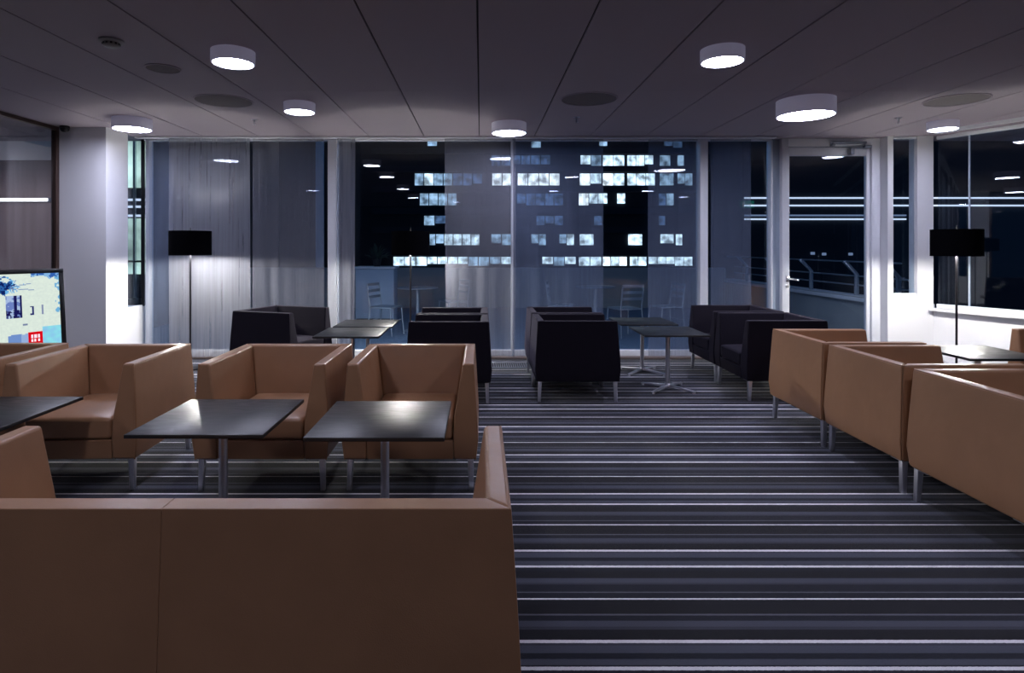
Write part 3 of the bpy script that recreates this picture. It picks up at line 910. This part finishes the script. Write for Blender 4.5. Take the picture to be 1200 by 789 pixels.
for x, y, a, l in ((-.50, 10.95, -60, 'pale metal cafe chair on the terrace behind the middle floor lamp'),
                   (1.35, 10.2, 80, 'pale metal cafe chair on the terrace behind the central dark chairs'),
                   (2.30, 9.7, 200, 'pale metal cafe chair on the terrace seen in the dark curtain gap'),
                   (3.05, 10.0, -75, 'pale metal cafe chair on the terrace left of the right white mullion')):
    dup(cc, (x, y, -.02), math.radians(a), l)
def make_cafe_table():
    t = thing('cafe_table', 'round pale cafe table on the terrace behind the middle floor lamp', 'table', (-1.08, 10.35, -.02), group='terrace cafe tables')
    bm = bmesh.new(); lathe(bm, [(0, .745), (.34, .745), (.35, .735), (.34, .722), (0, .722)], n=36); obj('tabletop', bm, M['galv'], t)
    bm = bmesh.new(); cyl(bm, 0, 0, .02, .722, .03, n=16); obj('column', bm, M['galv'], t)
    bm = bmesh.new(); lathe(bm, [(0, .02), (.22, .014), (.23, 0), (0, 0)], n=32); obj('base', bm, M['galv'], t)
    return t
ct = make_cafe_table()
dup(ct, (2.0, 10.6, -.02), 0, 'round pale cafe table on the terrace behind the right dark chairs')

for x, l in ((-2.1, 'unseen blue-white strip added under the eave to light terrace and curtains, left half'), (1.9, 'unseen blue-white strip added under the eave to light terrace and curtains, right half')):  # unseen strips, added to throw blue light on terrace and curtains
    t = thing('added_eave_fill', l, 'lamp', (x, 8.55, 3.12), group='added fill strips under the terrace eave')
    obj('housing', newbox(-1.7, 1.7, -.06, .06, .0, .06, .006), M['galv'], t)
    obj('diffuser', newbox(-1.68, 1.68, -.045, .045, -.012, -.001, .003), M['eave'], t)
bm = newbox(-6, 6, 7.95, 9.0, 3.181, 3.30)
struct(obj('terrace_eave', bm, M['concrete'], smooth=False))
t = thing('counter', 'pale terrace serving counter beyond the window left of the middle floor lamp', 'counter', (-1.95, 11.6, -.02))
obj('body', newbox(-.40, .32, -.25, .25, 0, 1.02, .01), plain('pale_blue_counter', (.42, .50, .62), .5), t)
obj('worktop', newbox(-.43, .35, -.28, .28, 1.021, 1.06, .006), M['frame'], t)
obj('plinth', newbox(-.38, .30, -.265, -.251, 0, .09, .003), M['dkplastic'], t)
t = thing('potted_plant', 'small dark leafy plant in a pot standing on the terrace counter', 'plant', (-1.98, 11.55, 1.04))
bm = bmesh.new(); lathe(bm, [(0, 0), (.06, 0), (.085, .14), (.078, .14), (.07, .12), (0, .12)], n=24); obj('pot', bm, M['dkplastic'], t)
bm = bmesh.new()
rnd = random.Random(4)
for k in range(46):
    a = rnd.uniform(0, 2*PI); el = rnd.uniform(.25, 1.45); ln = rnd.uniform(.15, .34)
    d = Vector((math.cos(a)*math.cos(el), math.sin(a)*math.cos(el), math.sin(el)))
    base = Vector((0, 0, .12)) + d*rnd.uniform(.0, .10); side = d.cross(Vector((0, 0, 1))).normalized()*rnd.uniform(.016, .03)
    tip = base + d*ln - Vector((0, 0, .05)); midp = base + d*ln*.5 + Vector((0, 0, .015))
    v = [bm.verts.new(p) for p in (base, midp+side, tip, midp-side)]
    w = [bm.verts.new(p - Vector((0, 0, .003))) for p in (base, midp+side, tip, midp-side)]
    bm.faces.new(v); bm.faces.new(w[::-1])
    for i in range(4): bm.faces.new((v[i], w[i], w[(i+1) % 4], v[(i+1) % 4]))
obj('foliage', bm, M['leaf'], t, smooth=False)

# low wings outside, right and left; their white lines stand in for glass reflections
def wing(x0, x1, label, lines, y=16.0, top=2.95):
    t = thing('terrace_wing', label, 'building', (0, 0, 0))
    obj('wall', newbox(x0, x1, y, y+2.0, -3, top), M['slab'], t)
    obj('roof_edge', newbox(x0-.1, x1+.1, y-.25, y+2.0, top+.001, top+.22, .02), M['facade'], t)
    for z, a, b, m in lines:
        lo = obj('light_line', newbox(max(x0, a), min(x1, b), y-.06, y-.001, z-.020, z+.020, .006), M[m], t)
    for x, z in ((8.75, 1.24), (9.05, 1.22), (9.75, 1.22)):
        if x0 < x < x1: obj('wall_light', newbox(x-.05, x+.05, y-.05, y-.001, z-.035, z+.035, .01), M['line_dim'], t)
    return t
wing(6.9, 22.0, 'low dark wing beyond the glass door carrying long white lines in place of reflections', [(2.70, 6.95, 21.9, 'line'), (2.50, 6.95, 21.9, 'line'), (2.24, 6.95, 11.2, 'line_dim'), (2.14, 6.95, 11.2, 'line')], top=4.5)
wing(-13.5, -7.9, 'low dark wing added behind the leftmost sheer curtain to carry a white line in place of a reflection', [(2.70, -13.4, -7.95, 'line'), (2.27, -13.4, -7.95, 'line_dim')])

# lit stair block seen through the slit window
t = thing('stair_block', 'brightly lit pale green stair hall seen through the slit window beside the white pier', 'building', (-6.72, 11.2, 0))
obj('wall', newbox(-.75, .52, .25, 1.2, -3, 4.2), M['slab'], t)
lit = emit('lit_pale_green_hall', (.58, .80, .70), 1.3, 1.2)
for z0_, z1_ in ((2.53, 4.0), (1.16, 1.95), (.90, 1.12)):
    obj('lit_window', newbox(-.72, .50, .20, .249, z0_, z1_), lit, t, smooth=False)
for z in (2.30, 2.17, 2.00):
    obj('light_line', newbox(-.72, .50, .18, .249, z-.02, z+.02, .004), M['line'], t)
obj('frame', newbox(.20, .24, .15, .199, -2, 4.0), M['galv'], t)
obj('rail', newbox(-.72, .50, .14, .18, 1.125, 1.15), M['dkplastic'], t)
# floor slab carrying the block
obj('base', newbox(-.75, .52, -.1, .249, -3, .45), M['slab'], t)

# big office block across the street: 100 m away, floors of lit windows
U = .1408
t = thing('office_building', 'tall dark office block with rows of lit windows seen through the middle windows', 'building', (0, 100, 0))
obj('wall', newbox(-26, 62, .4, 20, -30, 46), M['facade'], t)
floors = [(-1.75, -.30), (1.65, 3.45), (4.95, 6.5), (8.25, 10.2), (11.55, 13.5), (14.75, 16.5), (17.8, 19.3)]
for z0_, z1_ in floors:
    obj('spandrel', newbox(-18, 38, .0, .39, z1_+.25, z1_+.25+1.0), M['slab'], t)
WL = [emit('office_light_bright', (.70, .88, 1.0), 1.7, .8), emit('office_light_mid', (.50, .74, 1.0), .75, .8),
      emit('office_light_dim', (.25, .45, .85), .30, .9), emit('office_light_white', (.88, .96, 1.0), 2.1, .6)]
runs = {0: [(460, 500, 0), (500, 560, 0), (560, 600, 1), (635, 675, 0), (678, 705, 3), (706, 735, 3), (738, 758, 0), (760, 812, 0)],
        1: [(500, 520, 1), (520, 562, 0), (575, 600, 1), (622, 640, 1), (655, 673, 1), (679, 696, 3), (736, 753, 3), (774, 790, 0), (792, 800, 0)],
        2: [(496, 522, 2), (628, 660, 2), (696, 706, 2), (772, 780, 2)],
        3: [(491, 535, 1), (605, 660, 2), (678, 690, 3), (690, 712, 0), (723, 733, 0), (772, 790, 1)],
        4: [(485, 530, 1), (530, 565, 2), (576, 600, 3), (606, 656, 3), (679, 705, 3), (706, 732, 3), (735, 768, 0), (773, 790, 1), (794, 812, 1)],
        5: [(575, 645, 2), (680, 705, 1), (706, 732, 0), (735, 766, 0), (773, 786, 1), (794, 802, 1)],
        6: [(500, 512, 1), (622, 634, 1), (702, 712, 2), (778, 800, 2)]}
rnd = random.Random(9)
for fl_, rr in runs.items():
    z0_, z1_ = floors[fl_]
    for a, b, k in rr:
        n = max(1, round((b-a)/11.5))
        for i in range(n):
            x0_ = (a + (b-a)*i/n - 563)*U; x1_ = (a + (b-a)*(i+1)/n - 563)*U
            kk = k if rnd.random() < .75 else max(0, min(2, k + rnd.choice((-1, 1)))) if k < 3 else 0
            obj('lit_window', newbox(x0_+.06, x1_-.10, .15, .399, z0_ + rnd.choice((0, 0, .3)), z1_), WL[kk], t, smooth=False)
# dark tower added on the left to block the sky glow; street far below
t = thing('sky_block_tower', 'dark tower added to block the sky left of the lit office block', 'building', (-48, 90, 0))
obj('wall', newbox(-30, 18, 0, 20, -30, 60), M['facade'], t)
obj('parapet', newbox(-30.2, 18.2, -.2, 20, 60.01, 61), M['slab'], t)
bm = newbox(-150, 150, 14.6, 130, -30.5, -30)
struct(obj('street_ground', bm, M['facade'], smooth=False))

# ------------------------------------------------------------------ night sky
w = bpy.data.worlds.new('night'); S.world = w; w.use_nodes = True
bg = w.node_tree.nodes['Background']
bg.inputs['Color'].default_value = (.10, .26, .60, 1); bg.inputs['Strength'].default_value = .14

# ------------------------------------------------------------------ camera
cd = bpy.data.cameras.new('camera'); cam = bpy.data.objects.new('camera', cd); link(cam)
cam.location = (0, 0, 1.42); cam.rotation_euler = (PI/2, 0, 0)
cd.sensor_width = 36; cd.sensor_fit = 'HORIZONTAL'; cd.lens = 710/1200*36
cd.shift_x = (600-563.5)/1200; cd.shift_y = -(394.5-289)/1200
cd.clip_start = .05; cd.clip_end = 600
S.camera = cam

vs = S.view_settings
S.display_settings.display_device = 'sRGB'
vs.view_transform = 'Standard'; vs.look = 'None'; vs.gamma = 1; vs.use_curve_mapping = False
vs.exposure = 0.0
S.cycles.max_bounces = 8; S.cycles.diffuse_bounces = 4; S.cycles.glossy_bounces = 4
S.cycles.transparent_max_bounces = 24
S.cycles.sample_clamp_indirect = 6
S.cycles.use_denoising = True
S.cycles.blur_glossy = .5
